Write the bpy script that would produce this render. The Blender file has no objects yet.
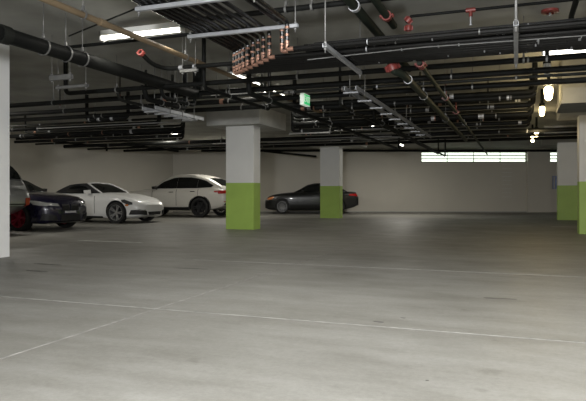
import bpy, bmesh, math, random
from mathutils import Vector, Matrix
from mathutils.bvhtree import BVHTree
random.seed(7)
scn = bpy.context.scene
COL = scn.collection
# ------------------------------------------------------------------ camera frame
FPX = 596.0
TH = math.atan(223/FPX)
CT, ST = math.cos(TH), math.sin(TH)
EYE = 0.95
CEIL = 3.15

def W(xc, zc, z):
    """a point given by its distance across and along the skewed back wall's frame"""
    return Vector((xc*CT - zc*ST, xc*ST + zc*CT, z))

def U(px, py, z=0.0):
    """where a sight line meets the level plane at height z (used as a surveying aid)"""
    zc = (EYE - z)*FPX/(py - 193.0)
    return W((px - 293.0)/FPX*zc, zc, z)

# ------------------------------------------------------------------ materials
def mat(name, col, rough=0.6, metal=0.0, vary=0.12, scale=6.0, bump=0.0, coat=0.0, emit=None, estr=0.0, spec=0.5):
    m = bpy.data.materials.new(name); m.use_nodes = True
    nt = m.node_tree; b = nt.nodes['Principled BSDF']
    b.inputs['Roughness'].default_value = rough
    b.inputs['Metallic'].default_value = metal
    b.inputs['Coat Weight'].default_value = coat
    b.inputs['Coat Roughness'].default_value = 0.06
    b.inputs['Specular IOR Level'].default_value = spec
    tc = nt.nodes.new('ShaderNodeTexCoord')
    nz = nt.nodes.new('ShaderNodeTexNoise'); nz.inputs['Scale'].default_value = scale
    nz.inputs['Detail'].default_value = 6
    nt.links.new(tc.outputs['Object'], nz.inputs['Vector'])
    rp = nt.nodes.new('ShaderNodeValToRGB')
    rp.color_ramp.elements[0].position = 0.3; rp.color_ramp.elements[1].position = 0.7
    c0 = [max(0, x*(1 - vary)) for x in col]; c1 = [min(1, x*(1 + vary)) for x in col]
    rp.color_ramp.elements[0].color = (*c0, 1); rp.color_ramp.elements[1].color = (*c1, 1)
    nt.links.new(nz.outputs['Fac'], rp.inputs['Fac'])
    nt.links.new(rp.outputs['Color'], b.inputs['Base Color'])
    if bump:
        bp = nt.nodes.new('ShaderNodeBump'); bp.inputs['Strength'].default_value = bump
        bp.inputs['Distance'].default_value = 0.02
        nt.links.new(nz.outputs['Fac'], bp.inputs['Height']); nt.links.new(bp.outputs['Normal'], b.inputs['Normal'])
    if emit:
        b.inputs['Emission Color'].default_value = (*emit, 1); b.inputs['Emission Strength'].default_value = estr
    return m

def floor_material():
    m = bpy.data.materials.new('concrete_floor'); m.use_nodes = True
    nt = m.node_tree; N = nt.nodes; L = nt.links; b = N['Principled BSDF']
    tc = N.new('ShaderNodeTexCoord')
    def noise(scale, detail, stretch=(1, 1, 1), rough=0.55):
        mp = N.new('ShaderNodeMapping'); mp.inputs['Scale'].default_value = stretch
        L.new(tc.outputs['Object'], mp.inputs['Vector'])
        n = N.new('ShaderNodeTexNoise'); n.inputs['Scale'].default_value = scale
        n.inputs['Detail'].default_value = detail; n.inputs['Roughness'].default_value = rough
        L.new(mp.outputs['Vector'], n.inputs['Vector']); return n
    def ramp(src, p0, p1, a, c):
        r = N.new('ShaderNodeValToRGB'); r.color_ramp.elements[0].position = p0; r.color_ramp.elements[1].position = p1
        r.color_ramp.elements[0].color = (*a, 1); r.color_ramp.elements[1].color = (*c, 1)
        L.new(src, r.inputs['Fac']); return r
    def mul(x, y, fac=1.0):
        k = N.new('ShaderNodeMix'); k.data_type = 'RGBA'; k.blend_type = 'MULTIPLY'
        k.inputs[0].default_value = fac; L.new(x, k.inputs[6]); L.new(y, k.inputs[7]); return k.outputs[2]
    big = ramp(noise(0.32, 5, (1, 1.6, 1)).outputs['Fac'], 0.3, 0.7, FLOOR0, FLOOR1)
    mid = ramp(noise(1.6, 8, (0.6, 2.2, 1), 0.65).outputs['Fac'], 0.28, 0.66, (0.74, 0.73, 0.71), (1, 1, 1))
    drag = ramp(noise(3.0, 6, (0.7, 1.8, 1), 0.7).outputs['Fac'], 0.3, 0.6, (0.88, 0.875, 0.86), (1, 1, 1))
    fine = ramp(noise(26, 8, (1, 1, 1), 0.85).outputs['Fac'], 0.3, 0.62, (0.66, 0.655, 0.64), (1, 1, 1))
    spots = ramp(noise(4.5, 3, (1, 1.3, 1), 0.4).outputs['Fac'], 0.24, 0.32, (0.5, 0.48, 0.45), (1, 1, 1))
    c = mul(mul(mul(mul(big.outputs['Color'], mid.outputs['Color']), drag.outputs['Color']), fine.outputs['Color'], .7), spots.outputs['Color'], .35)
    L.new(c, b.inputs['Base Color'])
    rr = N.new('ShaderNodeMapRange'); rr.inputs['To Min'].default_value = 0.42; rr.inputs['To Max'].default_value = 0.68
    L.new(noise(2.2, 5).outputs['Fac'], rr.inputs['Value']); L.new(rr.outputs['Result'], b.inputs['Roughness'])
    bp = N.new('ShaderNodeBump'); bp.inputs['Strength'].default_value = 0.12; bp.inputs['Distance'].default_value = 0.01
    L.new(noise(60, 6).outputs['Fac'], bp.inputs['Height']); L.new(bp.outputs['Normal'], b.inputs['Normal'])
    b.inputs['Specular IOR Level'].default_value = 0.35
    return m

FLOOR0, FLOOR1 = (0.20, 0.194, 0.174), (0.285, 0.28, 0.262)

def glass_material():
    m = bpy.data.materials.new('clear_glass'); m.use_nodes = True
    nt = m.node_tree; N = nt.nodes; L = nt.links
    for n in list(N): N.remove(n)
    o = N.new('ShaderNodeOutputMaterial'); mx = N.new('ShaderNodeMixShader'); t = N.new('ShaderNodeBsdfTransparent')
    g = N.new('ShaderNodeBsdfGlossy'); g.inputs['Roughness'].default_value = 0.03
    t.inputs['Color'].default_value = (0.93, 0.97, 0.92, 1)
    mx.inputs[0].default_value = 0.06
    L.new(t.outputs[0], mx.inputs[1]); L.new(g.outputs[0], mx.inputs[2]); L.new(mx.outputs[0], o.inputs['Surface'])
    return m

M = {}
M['floor'] = floor_material()
M['ceiling'] = mat('concrete_ceiling', (0.31, 0.308, 0.28), 0.9, vary=0.2, scale=1.3, bump=0.15)
M['wall'] = mat('painted_block_wall', (0.62, 0.59, 0.525), 0.75, vary=0.035, scale=0.6)
M['col_white'] = mat('white_column_paint', (0.74, 0.745, 0.735), 0.55, vary=0.03, scale=2)
M['col_green'] = mat('lime_green_paint', (0.36, 0.53, 0.11), 0.5, vary=0.05, scale=3)
M['block'] = mat('dark_concrete', (0.20, 0.198, 0.18), 0.85, vary=0.12, scale=3, bump=0.1)  # darker grey version of the capitals' concrete
M['capital'] = mat('bare_concrete', (0.44, 0.44, 0.42), 0.85, vary=0.12, scale=3, bump=0.1)
M['black'] = mat('black_pipe', (0.008, 0.0085, 0.008), 0.62, vary=0.3, scale=4, spec=.14)
M['jacket'] = mat('tube_insulation', (0.007, 0.007, 0.007), 0.25, vary=0.3, scale=4, spec=.3)
M['jacket_grey'] = mat('grey_tube_insulation', (0.016, 0.016, 0.016), 0.28, vary=0.3, scale=4)
M['dark'] = mat('dark_iron', (0.014, 0.015, 0.013), 0.6, vary=0.3, scale=4, spec=.16)
M['green_main'] = mat('dark_green_steel', (0.018, 0.024, 0.018), 0.6, vary=0.2, scale=3, spec=.15)
M['brown'] = mat('brown_pipe', (0.17, 0.125, 0.075), 0.55, vary=0.2, scale=3)
M['ring'] = mat('dull_steel', (0.17, 0.17, 0.165), 0.45, 0.3, vary=0.2, scale=9)
M['galv'] = mat('galvanised_steel', (0.40, 0.41, 0.43), 0.45, 0.35, vary=0.12, scale=9)
M['rod'] = mat('zinc_rod', (0.24, 0.24, 0.235), 0.5, 0.4, vary=0.1, scale=9)
M['copper'] = mat('copper', (0.36, 0.20, 0.145), 0.38, 0.6, vary=0.25, scale=14)
M['red'] = mat('red_coupling', (0.19, 0.034, 0.028), 0.45, vary=0.2, scale=9)
M['white_metal'] = mat('white_enamel', (0.72, 0.72, 0.69), 0.4, vary=0.03)
M['tube'] = mat('lit_diffuser', (0.9, 0.9, 0.85), 0.5, vary=0.0, emit=(1.0, 0.97, 0.86), estr=6.0)
M['jar'] = mat('lit_globe', (0.95, 0.85, 0.6), 0.4, vary=0.0, emit=(1.0, 0.80, 0.40), estr=16.0)
M['off_globe'] = mat('unlit_globe', (0.8, 0.8, 0.76), 0.25, vary=0.0)
M['glass'] = glass_material()
M['frame'] = mat('dark_window_frame', (0.09, 0.09, 0.08), 0.5)
M['joint'] = mat('pale_joint_filler', (0.225, 0.22, 0.205), 0.8, vary=0.38, scale=9)
M['stripe'] = mat('worn_white_paint', (0.36, 0.36, 0.335), 0.7, vary=0.3, scale=8)
M['stain'] = mat('dark_oil_stain', (0.06, 0.058, 0.052), 0.5, vary=0.3, scale=5)
M['exit_white'] = mat('exit_white', (0.85, 0.86, 0.82), 0.4, vary=0.0, emit=(0.8, 1, .8), estr=0.35)
M['exit_green'] = mat('exit_green', (0.04, 0.42, 0.14), 0.4, vary=0.0, emit=(0.05, 0.8, 0.25), estr=0.5)
M['blue_box'] = mat('blue_grey_enamel', (0.26, 0.33, 0.58), 0.5)
# cars
M['tyre'] = mat('tyre_rubber', (0.012, 0.012, 0.012), 0.75, vary=0.1)
M['rim_silver'] = mat('silver_alloy', (0.42, 0.42, 0.42), 0.3, 0.7, vary=0.05)
M['rim_grey'] = mat('grey_alloy', (0.16, 0.16, 0.16), 0.35, 0.6, vary=0.05)
M['rim_dark'] = mat('dark_alloy', (0.035, 0.035, 0.038), 0.35, 0.5, vary=0.05)
M['rim_red'] = mat('red_alloy', (0.30, 0.012, 0.035), 0.35, 0.3, vary=0.05)
M['car_white'] = mat('white_car_paint', (0.70, 0.70, 0.69), 0.3, vary=0.01, coat=0.7)
M['car_cream'] = mat('pearl_white_car_paint', (0.62, 0.60, 0.55), 0.3, vary=0.01, coat=0.7)
M['car_navy'] = mat('navy_car_paint', (0.006, 0.005, 0.024), 0.25, 0.1, vary=0.05, coat=1.0)
M['car_silver'] = mat('silver_car_paint', (0.36, 0.37, 0.38), 0.3, 0.5, vary=0.02, coat=0.7)
M['car_black'] = mat('charcoal_car_paint', (0.008, 0.0085, 0.0085), 0.3, 0.0, vary=0.05, coat=.5)
M['soft_top'] = mat('black_canvas', (0.016, 0.016, 0.017), 0.85, vary=0.15, scale=30)
M['car_glass'] = mat('tinted_car_glass', (0.008, 0.009, 0.009), 0.06, vary=0.0, spec=0.7)
M['trim'] = mat('black_plastic', (0.012, 0.012, 0.012), 0.6, vary=0.1)
M['chrome'] = mat('chrome', (0.6, 0.6, 0.6), 0.15, 1.0, vary=0.0)
M['lens_red'] = mat('red_lens', (0.40, 0.012, 0.012), 0.12, vary=0.0, coat=0.6)
M['lens_clear'] = mat('clear_lens', (0.48, 0.48, 0.46), 0.1, 0.3, vary=0.0, coat=1.0)
M['lens_amber'] = mat('amber_lens', (0.55, 0.19, 0.06), 0.15, vary=0.0, coat=0.8)
M['lens_smoke'] = mat('smoked_lens', (0.06, 0.06, 0.06), 0.1, vary=0.0, coat=1.0)
M['plate'] = mat('number_plate', (0.5, 0.5, 0.5), 0.5, vary=0.03)

# ------------------------------------------------------------------ mesh collector
class MB:
    def __init__(self): self.v = []; self.f = []; self.mi = []; self.sm = []
    def add(self, vs, fs, mi=0, smooth=False):
        o = len(self.v); self.v += [tuple(x) for x in vs]
        for q in fs: self.f.append([o + i for i in q]); self.mi.append(mi); self.sm.append(smooth)
        return self
    def box(self, lo, hi, mi=0, X=None):
        x0, y0, z0 = lo; x1, y1, z1 = hi
        vs = [Vector(p) for p in ((x0,y0,z0),(x1,y0,z0),(x1,y1,z0),(x0,y1,z0),(x0,y0,z1),(x1,y0,z1),(x1,y1,z1),(x0,y1,z1))]
        if X is not None: vs = [X @ p for p in vs]
        return self.add(vs, [(0,3,2,1),(4,5,6,7),(0,1,5,4),(1,2,6,5),(2,3,7,6),(3,0,4,7)], mi)
    def cbox(self, c, s, mi=0, X=None):
        return self.box([c[i]-s[i]/2 for i in range(3)], [c[i]+s[i]/2 for i in range(3)], mi, X)
    def tube(self, pts, r, n=10, mi=0, bend=0.0):
        pts = [Vector(p) for p in pts]
        if bend and len(pts) > 2: pts = fillet(pts, bend)
        rs = r if isinstance(r, (list, tuple)) else [r]*len(pts)
        t0 = (pts[1]-pts[0]).normalized()
        u = t0.cross(Vector((0,0,1)))
        if u.length < 1e-3: u = t0.cross(Vector((1,0,0)))
        u.normalize(); rings = []
        for i, p in enumerate(pts):
            if i == 0: t = pts[1]-pts[0]
            elif i == len(pts)-1: t = pts[-1]-pts[-2]
            else: t = (pts[i+1]-p).normalized() + (p-pts[i-1]).normalized()
            t.normalize(); u = (u - t*u.dot(t)).normalized(); w = t.cross(u)
            rings.append([p + (u*math.cos(a)+w*math.sin(a))*rs[i] for a in (2*math.pi*k/n for k in range(n))])
        vs = [q for g in rings for q in g]; fs = []
        for i in range(len(pts)-1):
            for k in range(n):
                fs.append((i*n+k, i*n+(k+1) % n, (i+1)*n+(k+1) % n, (i+1)*n+k))
        self.add(vs, fs, mi, True)
        self.add(rings[0], [tuple(range(n-1, -1, -1))], mi); self.add(rings[-1], [tuple(range(n))], mi)
        return self
    def lathe(self, prof, n=24, mi=0, X=None, smooth=True, closed=False):
        """prof: (radius, height) pairs around local Z"""
        vs = []
        for r, z in prof:
            for k in range(n):
                a = 2*math.pi*k/n; p = Vector((r*math.cos(a), r*math.sin(a), z)); vs.append(X @ p if X is not None else p)
        fs = []; m = len(prof)
        for i in range(m if closed else m-1):
            j = (i+1) % m
            for k in range(n): fs.append((i*n+k, i*n+(k+1) % n, j*n+(k+1) % n, j*n+k))
        self.add(vs, fs, mi, smooth)
        if not closed:
            if prof[0][0] > 1e-4: self.add(vs[:n], [tuple(range(n-1, -1, -1))], mi)
            if prof[-1][0] > 1e-4: self.add(vs[-n:], [tuple(range(n))], mi)
        return self
    def build(self, name, mats, parent=None, loc=None):
        me = bpy.data.meshes.new(name)
        vs = self.v
        if loc is not None: vs = [(a-loc[0], b-loc[1], c-loc[2]) for a, b, c in vs]
        me.from_pydata(vs, [], self.f); me.update()
        for m in (mats if isinstance(mats, (list, tuple)) else [mats]): me.materials.append(M[m] if isinstance(m, str) else m)
        for p, mi, s in zip(me.polygons, self.mi, self.sm): p.material_index = mi; p.use_smooth = s
        bm = bmesh.new(); bm.from_mesh(me); bmesh.ops.remove_doubles(bm, verts=bm.verts, dist=1e-5)
        bmesh.ops.recalc_face_normals(bm, faces=bm.faces)
        for e in bm.edges:
            if len(e.link_faces) == 2 and e.calc_face_angle(0) > 0.7: e.smooth = False
        bm.to_mesh(me); bm.free()
        o = bpy.data.objects.new(name, me); COL.objects.link(o)
        if parent is not None: o.parent = parent
        if loc is not None: o.location = loc
        return o

def fillet(pts, r, n=6):
    out = [pts[0]]
    for i in range(1, len(pts)-1):
        a = pts[i-1]-pts[i]; b = pts[i+1]-pts[i]
        d = min(r, a.length*0.49, b.length*0.49)
        p, q = pts[i]+a.normalized()*d, pts[i]+b.normalized()*d
        for k in range(n+1):
            t = k/n; out.append(p*(1-t)**2 + pts[i]*2*t*(1-t) + q*t*t)
    out.append(pts[-1]); return out

def tag(o, label=None, cat=None, group=None, kind=None):
    if label: o['label'] = label
    if cat: o['category'] = cat
    if group: o['group'] = group
    if kind: o['kind'] = kind
    return o

def empty(name, loc, label, cat, group=None, rz=0.0, kind=None):
    o = bpy.data.objects.new(name, None); COL.objects.link(o); o.location = loc; o.rotation_euler = (0, 0, rz)
    o.empty_display_size = 0.2
    return tag(o, label, cat, group, kind)

def copy_tree(o, parent=None):
    c = o.copy(); COL.objects.link(c)
    if parent is not None: c.parent = parent
    for ch in list(o.children): copy_tree(ch, c)
    return c

ORD = ['first','second','third','fourth','fifth','sixth','seventh','eighth','ninth','tenth','eleventh','twelfth',
       'thirteenth','fourteenth','fifteenth','sixteenth','seventeenth','eighteenth']

# ------------------------------------------------------------------ the setting
XL, XR, YN = -15.85, 13.5, -7.0          # left wall, right wall, wall behind the camera
ZW = 29.4                                 # distance of the skewed back wall
nBL = W(-6.3, ZW+.3, 0); tR = (XR+ZW*ST)/CT; nBR = W(tR+.3, ZW+.3, 0)

def slab(name, z0, z1, m, over=0.0):
    a = W(-6.3, ZW+.3, 0)
    ys = lambda x: ((ZW+.3) + x*ST)/CT      # the back wall's outer line: zc = -x ST + y CT
    P = [(XL-.3, YN-.3), (XR+.3, YN-.3), (XR+.3, ys(XR+.3)), (XL-.3, ys(XL-.3))]
    b = MB(); vs = [(x, y, z0) for x, y in P] + [(x, y, z1) for x, y in P]
    b.add(vs, [(3,2,1,0),(4,5,6,7),(0,1,5,4),(1,2,6,5),(2,3,7,6),(3,0,4,7)])
    return tag(b.build(name, m), kind='structure')

slab('floor', -0.3, 0, 'floor'); slab('ceiling', CEIL, CEIL+.3, 'ceiling')
yL = (ZW + XL*ST)/CT
b = MB(); b.box((XL-.3, YN-.3, 0), (XL, yL, CEIL)); tag(b.build('wall_left', 'wall'), kind='structure')
yR = (ZW + XR*ST)/CT
b = MB(); b.box((XR, YN-.3, 0), (XR+.3, yR+.1, CEIL)); tag(b.build('wall_right', 'wall'), kind='structure')
b = MB(); b.box((XL, YN-.3, 0), (XR, YN, CEIL)); tag(b.build('wall_front', 'wall'), kind='structure')
# back wall, skewed, with two openings
RW = Matrix.Rotation(TH, 4, 'Z')          # local x runs along the back wall, local y away from the camera
w1 = ((421-293)/FPX*ZW, (527-293)/FPX*ZW); w2 = ((549.5-293)/FPX*ZW, (566-293)/FPX*ZW)
s_ = FPX/ZW; zb, zt = EYE+(193-162.3)/s_, EYE+(193-151.8)/s_
xa, xb = -6.4, tR+.2
b = MB()
for x0, x1, z0, z1 in ((xa, xb, 0, zb), (xa, xb, zt, CEIL), (xa, w1[0], zb, zt), (w1[1], w2[0], zb, zt), (w2[1], xb, zb, zt)):
    b.box((x0, ZW, z0), (x1, ZW+.25, z1), 0, RW)
tag(b.build('wall_back', 'wall'), kind='structure')
# the shallow pier between the two windows
b = MB(); b.box((w1[1]-.02, ZW-.14, 0), (w2[0]-.02, ZW+.0, CEIL), 0, RW); tag(b.build('trim_1', 'wall'), kind='structure')
b = MB(); b.box((xa+.4, ZW-.012, 0), (w1[1]-.02, ZW, .045), 0, RW); tag(b.build('baseboard_back', 'capital'), kind='structure')
def window(name, x0, x1, nv):
    fr = MB(); t = .035
    for a in ((x0, zb, x1, zb+t), (x0, zt-t, x1, zt), (x0, zb, x0+t, zt), (x1-t, zb, x1, zt)):
        fr.box((a[0], ZW+.02, a[1]), (a[2], ZW+.12, a[3]), 0, RW)
    root = tag(fr.build(name, 'frame'), kind='structure')
    m = MB()
    for k in (1, 2):
        z = zb + (zt-zb)*k/3; m.box((x0+t, ZW+.03, z-.022), (x1-t, ZW+.10, z+.022), 0, RW)
    for k in range(1, nv):
        x = x0+(x1-x0)*k/nv; m.box((x-.012, ZW+.04, zb+t), (x+.012, ZW+.09, zt-t), 0, RW)
    m.build('glazing_bars', 'frame', root)
    g = MB(); g.box((x0+t, ZW+.06, zb+t), (x1-t, ZW+.066, zt-t), 0, RW); g.build('pane', 'glass', root)
window('window_1', w1[0], w1[1], 4); window('window_2', w2[0], w2[1], 1)
# faint block-joint ladder in the wall below the window
b = MB()
xk = (507-293)/FPX*ZW
for k in range(9): b.box((xk-.24, ZW-.006, .75+k*.2), (xk+.24, ZW, .765+k*.2), 0, RW)
tag(b.build('trim_2', 'col_white'), kind='structure')

# joints and marks in the floor
b = MB(); b.box((-2.771, YN, 0), (-2.760, 11.0, .002)); tag(b.build('trim_3', 'joint'), kind='structure')
b = MB(); b.box((XL, 4.18, 0), (XR, 4.191, .0025)); tag(b.build('trim_4', 'joint'), kind='structure')
b = MB(); b.box((-4.5, 7.45, 0), (XR, 7.463, .0025)); tag(b.build('trim_5', 'joint'), kind='structure')

def stripe(px0, px1, py, label):
    p, q = U(px0, py), U(px1, py)
    y = (p.y+q.y)/2; b = MB(); c = Vector(((p.x+q.x)/2, y, 0))
    b.box((-abs(q.x-p.x)/2, -.05, 0), (abs(q.x-p.x)/2, .05, .003))
    o = b.build('stall_stripe', 'stripe'); o.location = c
    return tag(o, label, 'stripe', 'worn parking stripes')
stripe(70, 150, 241.5, 'worn white parking stripe on the floor in front of the white roadster')
stripe(552, 596, 227, 'short pale line on the floor between the two right columns')  # short pale bar laid flat on the floor

def stain(px, py, rx, ry, label):
    c = U(px, py); n = 26; b = MB(); vs = []
    ph = [random.uniform(0, 6.28) for _ in range(4)]
    for k in range(n):
        a = 2*math.pi*k/n; r = 1 + .22*math.sin(2*a+ph[0]) + .14*math.sin(3*a+ph[1]) + .1*math.sin(5*a+ph[2])
        vs.append((rx*r*math.cos(a), ry*r*math.sin(a), 0))
    vs2 = [(x*.97, y*.97, .0018) for x, y, z in vs]
    b.add(vs+vs2, [tuple(range(n, 2*n))] + [(k, (k+1) % n, n+(k+1) % n, n+k) for k in range(n)])
    o = b.build('oil_stain', 'stain'); o.location = (c.x, c.y, .0005)
    return tag(o, label, 'stain', 'dark stains on the concrete')
stain(47, 264.3, .20, .045, 'dark oil stain on the floor beside the foot of the left column')
stain(36, 271, .17, .035, 'long thin dark stain just in front of the left column')
stain(190, 268.5, .22, .03, 'faint dark smear on the floor in front of the nearer striped column')
stain(379, 322, .035, .018, 'small dark stain touching the near floor joint')
stain(403, 318, .022, .009, 'tiny dark speck just beyond the near floor joint')
stain(427, 380.5, .008, .005, 'tiny black speck nearest the camera on the right')
stain(498, 298.5, .12, .03, 'small brownish scuff on the floor between the two crosswise joints')

# ------------------------------------------------------------------ columns
def column(label, x0, x1, y0, y1, green, cap=None, name='concrete_column'):
    c = Vector(((x0+x1)/2, y0, 0))
    root = empty(name, c, label, 'column', 'concrete columns', kind='thing')
    hx = (x1-x0)/2; d = y1-y0
    def rb(z0, z1, e=0.012):
        bm = bmesh.new()
        pr = [(-hx+e, 0), (hx-e, 0), (hx, e), (hx, d-e), (hx-e, d), (-hx+e, d), (-hx, d-e), (-hx, e)]
        m = MB(); n = 8
        m.add([(x, y, z0) for x, y in pr] + [(x, y, z1) for x, y in pr],
              [tuple(range(n-1, -1, -1)), tuple(range(n, 2*n))] + [(k, (k+1) % n, n+(k+1) % n, n+k) for k in range(n)])
        bm.free(); return m
    top = cap[4] if cap else CEIL
    if green:
        tag(rb(0, 1.215).build('painted_base', 'col_green', root), 'lime green lower band')
        rb(1.215, top).build('shaft', 'col_white', root)
    else:
        rb(0, top).build('shaft', 'col_white', root)
    if cap:
        a0, a1, b0, b1, zc = cap
        m = MB(); m.box((a0-c.x, b0-c.y, zc), (a1-c.x, b1-c.y, CEIL)); tag(m.build('capital', 'capital', root), 'bare grey concrete slab')
    return root
column('nearer of the two green-based columns in the middle, beside the white crossover', -7.17, -6.37, 14.1, 14.55, True, (-7.55, -6.05, 13.75, 15.6, 2.70))
column('farther green-based column standing in front of the dark sedan', -6.98, -6.22, 21.6, 22.05, True, (-7.5, -5.55, 21.2, 23.2, 2.74))
column('plain white column at the left edge without any green', -7.95, -7.09, 6.42, 6.87, False)
column('green-based column cut off by the right edge of the photo', 1.37, 2.17, 15.26, 15.71, True, (.95, 2.72, 14.5, 16.2, 2.75))
column('green-based column half hidden by the one at the right edge', 1.37, 2.17, 22.9, 23.35, True, (.85, 2.72, 21.2, 24.0, 2.72))

cb = empty('dropped_block', (2.4, 10.5, 2.40), 'grey concrete block dropping from the slab beside the nearest yellow lamp', 'ceiling block', None, kind='thing')
m = MB(); m.box((-1.70, 0, 0), (1.7, 1.25, CEIL-2.40)); m.build('casing', 'block', cb)
m = MB(); m.box((-1.72, -.012, -.012), (1.72, 1.262, .03)); m.build('lower_edge', 'block', cb)
# ------------------------------------------------------------------ pipes
def path(ps):
    return [p if isinstance(p, Vector) else (U(*p) if p[0] > 20 or len(p) == 3 else Vector(p)) for p in ps]

def pipe(name, label, pts, r, m, cat='pipe', group=None, n=10, bend=0.0, loc=None):
    pts = [Vector(p) for p in pts]; c = loc or pts[0].copy()
    b = MB(); b.tube(pts, r, n, 0, bend)
    return tag(b.build(name, m, None, c), label, cat, group)

def rod(parent, x, y, z, ztop=CEIL, r=.006, name='rod'):
    b = MB(); b.tube([(x, y, z), (x, y, ztop)], r, 6); o = b.build(name, 'rod', parent); return o

def clevis(x, y, z, r, along, label, group=None):
    """ring hanger round a pipe: along = 'x' or 'y' is the pipe's run"""
    root = empty('pipe_hanger', (x, y, z), label, 'hanger', group)
    b = MB(); R = r+.008
    X = Matrix.Rotation(math.pi/2, 4, 'Y') if along == 'x' else Matrix.Rotation(math.pi/2, 4, 'X')
    b.lathe([(R, -.012), (R+.005, -.012), (R+.005, .012), (R, .012)], 16, 0, X, True, True)
    b.box((-.012, -.012, R+.002), (.012, .012, R+.05))
    b.build('ring', 'ring', root)
    m = MB(); m.tube([(0, 0, R+.04), (0, 0, CEIL-z+.006)], .005, 6); m.build('rod', 'rod', root)
    return root

def coupling(parent, c, axis, r, m='red', w=.07):
    """grooved coupling: a ring with two bolted ears"""
    a = Vector(axis).normalized(); q = Vector((0, 0, 1)).rotation_difference(a).to_matrix().to_4x4()
    X = Matrix.Translation(Vector(c)) @ q; b = MB()
    b.lathe([(r*.9, -w/2), (r*1.28, -w/2), (r*1.36, -w/4), (r*1.36, w/4), (r*1.28, w/2), (r*.9, w/2)], 16, 0, X, True, True)
    for s in (-1, 1):
        b.cbox((s*r*1.5, 0, 0), (r*.6, r*.35, w*.8), 0, X)
        b.tube([X @ Vector((s*r*1.62, -r*.5, 0)), X @ Vector((s*r*1.62, r*.5, 0))], r*.12, 6)
    return b.build('coupling', m, parent)

# large black drain pipe
X0 = -5.15
big = pipe('drain_pipe', 'thickest black pipe running away at the upper left', [(X0, -3, 2.65), (X0, 8.9, 2.65)], .085, 'black', n=20)
m = MB(); m.tube([(0, 11.9, 0), (0, 12.1, 0), (0, 12.1, CEIL-2.65)], .085, 16, 0, .1); m.build('elbow', 'black', big)
m = MB(); m.lathe([(.084, -.06), (.1, -.06), (.1, .06), (.084, .06)], 20, 0, Matrix.Translation((0, 7.9, 0)) @ Matrix.Rotation(math.pi/2, 4, 'X'), True, True); m.build('sleeve', 'dark', big)
for i, px in enumerate((43, 66, 83)):
    y = U(px, 34+px*.3, 2.65).y
    clevis(X0, y, 2.65, .09, 'y', ['nearest ring hanger on the thick black pipe', 'middle ring hanger on the thick black pipe', 'farthest ring hanger on the thick black pipe'][i], 'ring hangers on the thick black pipe')
clevis(X0, 3.0, 2.65, .09, 'y', 'ring hanger on the thick black pipe out over the camera', 'ring hangers on the thick black pipe')
# brown pipe
bro = pipe('brown_pipe', 'brown pipe running away past the fluorescent light at the upper left', [(-4.1, -3, 2.75), (-4.1, 13.0, 2.75)], .033, 'brown', n=14)
for k, y in enumerate((5.2, 7.2, 9.2)):
    m = MB(); m.lathe([(.032, -.05), (.04, -.05), (.04, .05), (.032, .05)], 14, 0, Matrix.Translation((0, y+3, 0)) @ Matrix.Rotation(math.pi/2, 4, 'X'), True, True); m.build('collar', 'brown', bro)
for i, y in enumerate((4.9, 6.9, 9.4)):
    clevis(-4.1, y, 2.75, .035, 'y', ['ring hanger on the brown pipe at the top edge', 'ring hanger on the brown pipe beyond the fluorescent light', 'farthest ring hanger on the brown pipe'][i], 'ring hangers on the brown pipe')
# thin pipes near the first fluorescent light
pA = U(46, 41, 2.9)
pipe('branch_pipe', 'thin black pipe crossing under the upper left fluorescent light', [(pA.x, 6.35, 2.88), (-2.9, 6.35, 2.88)], .022, 'black')
pipe('conduit', 'thin grey conduit slanting up beside the brown pipe', [U(69, 36, 3.02), U(152, 2, 3.02)], .010, 'dark')
pipe('branch_pipe', 'black pipe near the ceiling behind the end of the upper tube rack', [(-3.6, U(300, 8, 2.95).y, 2.95), (-1.15, U(300, 8, 2.95).y, 2.95)], .03, 'black')
yq = U(300, 8, 2.95).y
for i, x in enumerate((-2.35, -2.05)): clevis(x, yq, 2.95, .03, 'x', ['left', 'right'][i] + ' ring hanger on the black pipe beyond the tube rack end', 'ring hangers beyond the tube rack')

# depth tubes that drop through copper fittings into the wide crosswise bundle
def bands(o, xbase, dy, dz, r, n):
    for _ in range(n):
        xw_ = random.uniform(-1.7, 1.6); w_ = random.choice((.005, .007, .012))
        m = MB(); m.lathe([(r, -w_), (r+.004, -w_), (r+.004, w_), (r, w_)], 10, 0, Matrix.Translation((xw_-xbase, dy, dz)) @ Matrix.Rotation(math.pi/2, 4, 'Y'), True, True)
        m.build('band', random.choice(('galv', 'galv', 'ring')), o)
ZU, ZLo = 2.80, 2.50
YNEAR, YFAR = 5.78, 7.05
xs = [-3.42, -3.35, -3.28, -3.20, -3.10, -2.98, -2.87, -2.76, -2.64, -2.40, -2.31]
cy = [6.97 - (x+3.42)/1.11*.98 for x in xs]
for i, x in enumerate(xs):
    y = cy[i]
    lab = f'black tube with copper fittings dropping into the wide bundle, {ORD[i]} from the left'
    pts = [(x, -2.5, ZU), (x, y, ZU), (x, y, ZLo), (11.5, y, ZLo)]
    o = pipe('refrigerant_tube', lab, pts, .024, 'jacket', 'pipe', 'copper-jointed tubes of the bundle', 8, .05)
    m = MB(); m.tube([(0, 2.5+y, -.055), (0, 2.5+y, -.30+.055)], .021, 10)
    for z in (-.07, -.15, -.225): m.tube([(0, 2.5+y, z-.012), (0, 2.5+y, z+.012)], .027, 10)
    m.tube([(.0, 2.5+y, -.245), (0, 2.5+y, -.30), (.075, 2.5+y, -.30)], .0255, 10, 0, .05)
    m.build('copper_fitting', 'copper', o)
    bands(o, x, y+2.5, ZLo-ZU, .024, 3)
rows = [YFAR+.0] + [(cy[k]+cy[k+1])/2 for k in range(8)] + [6.26, 6.19]
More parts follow.
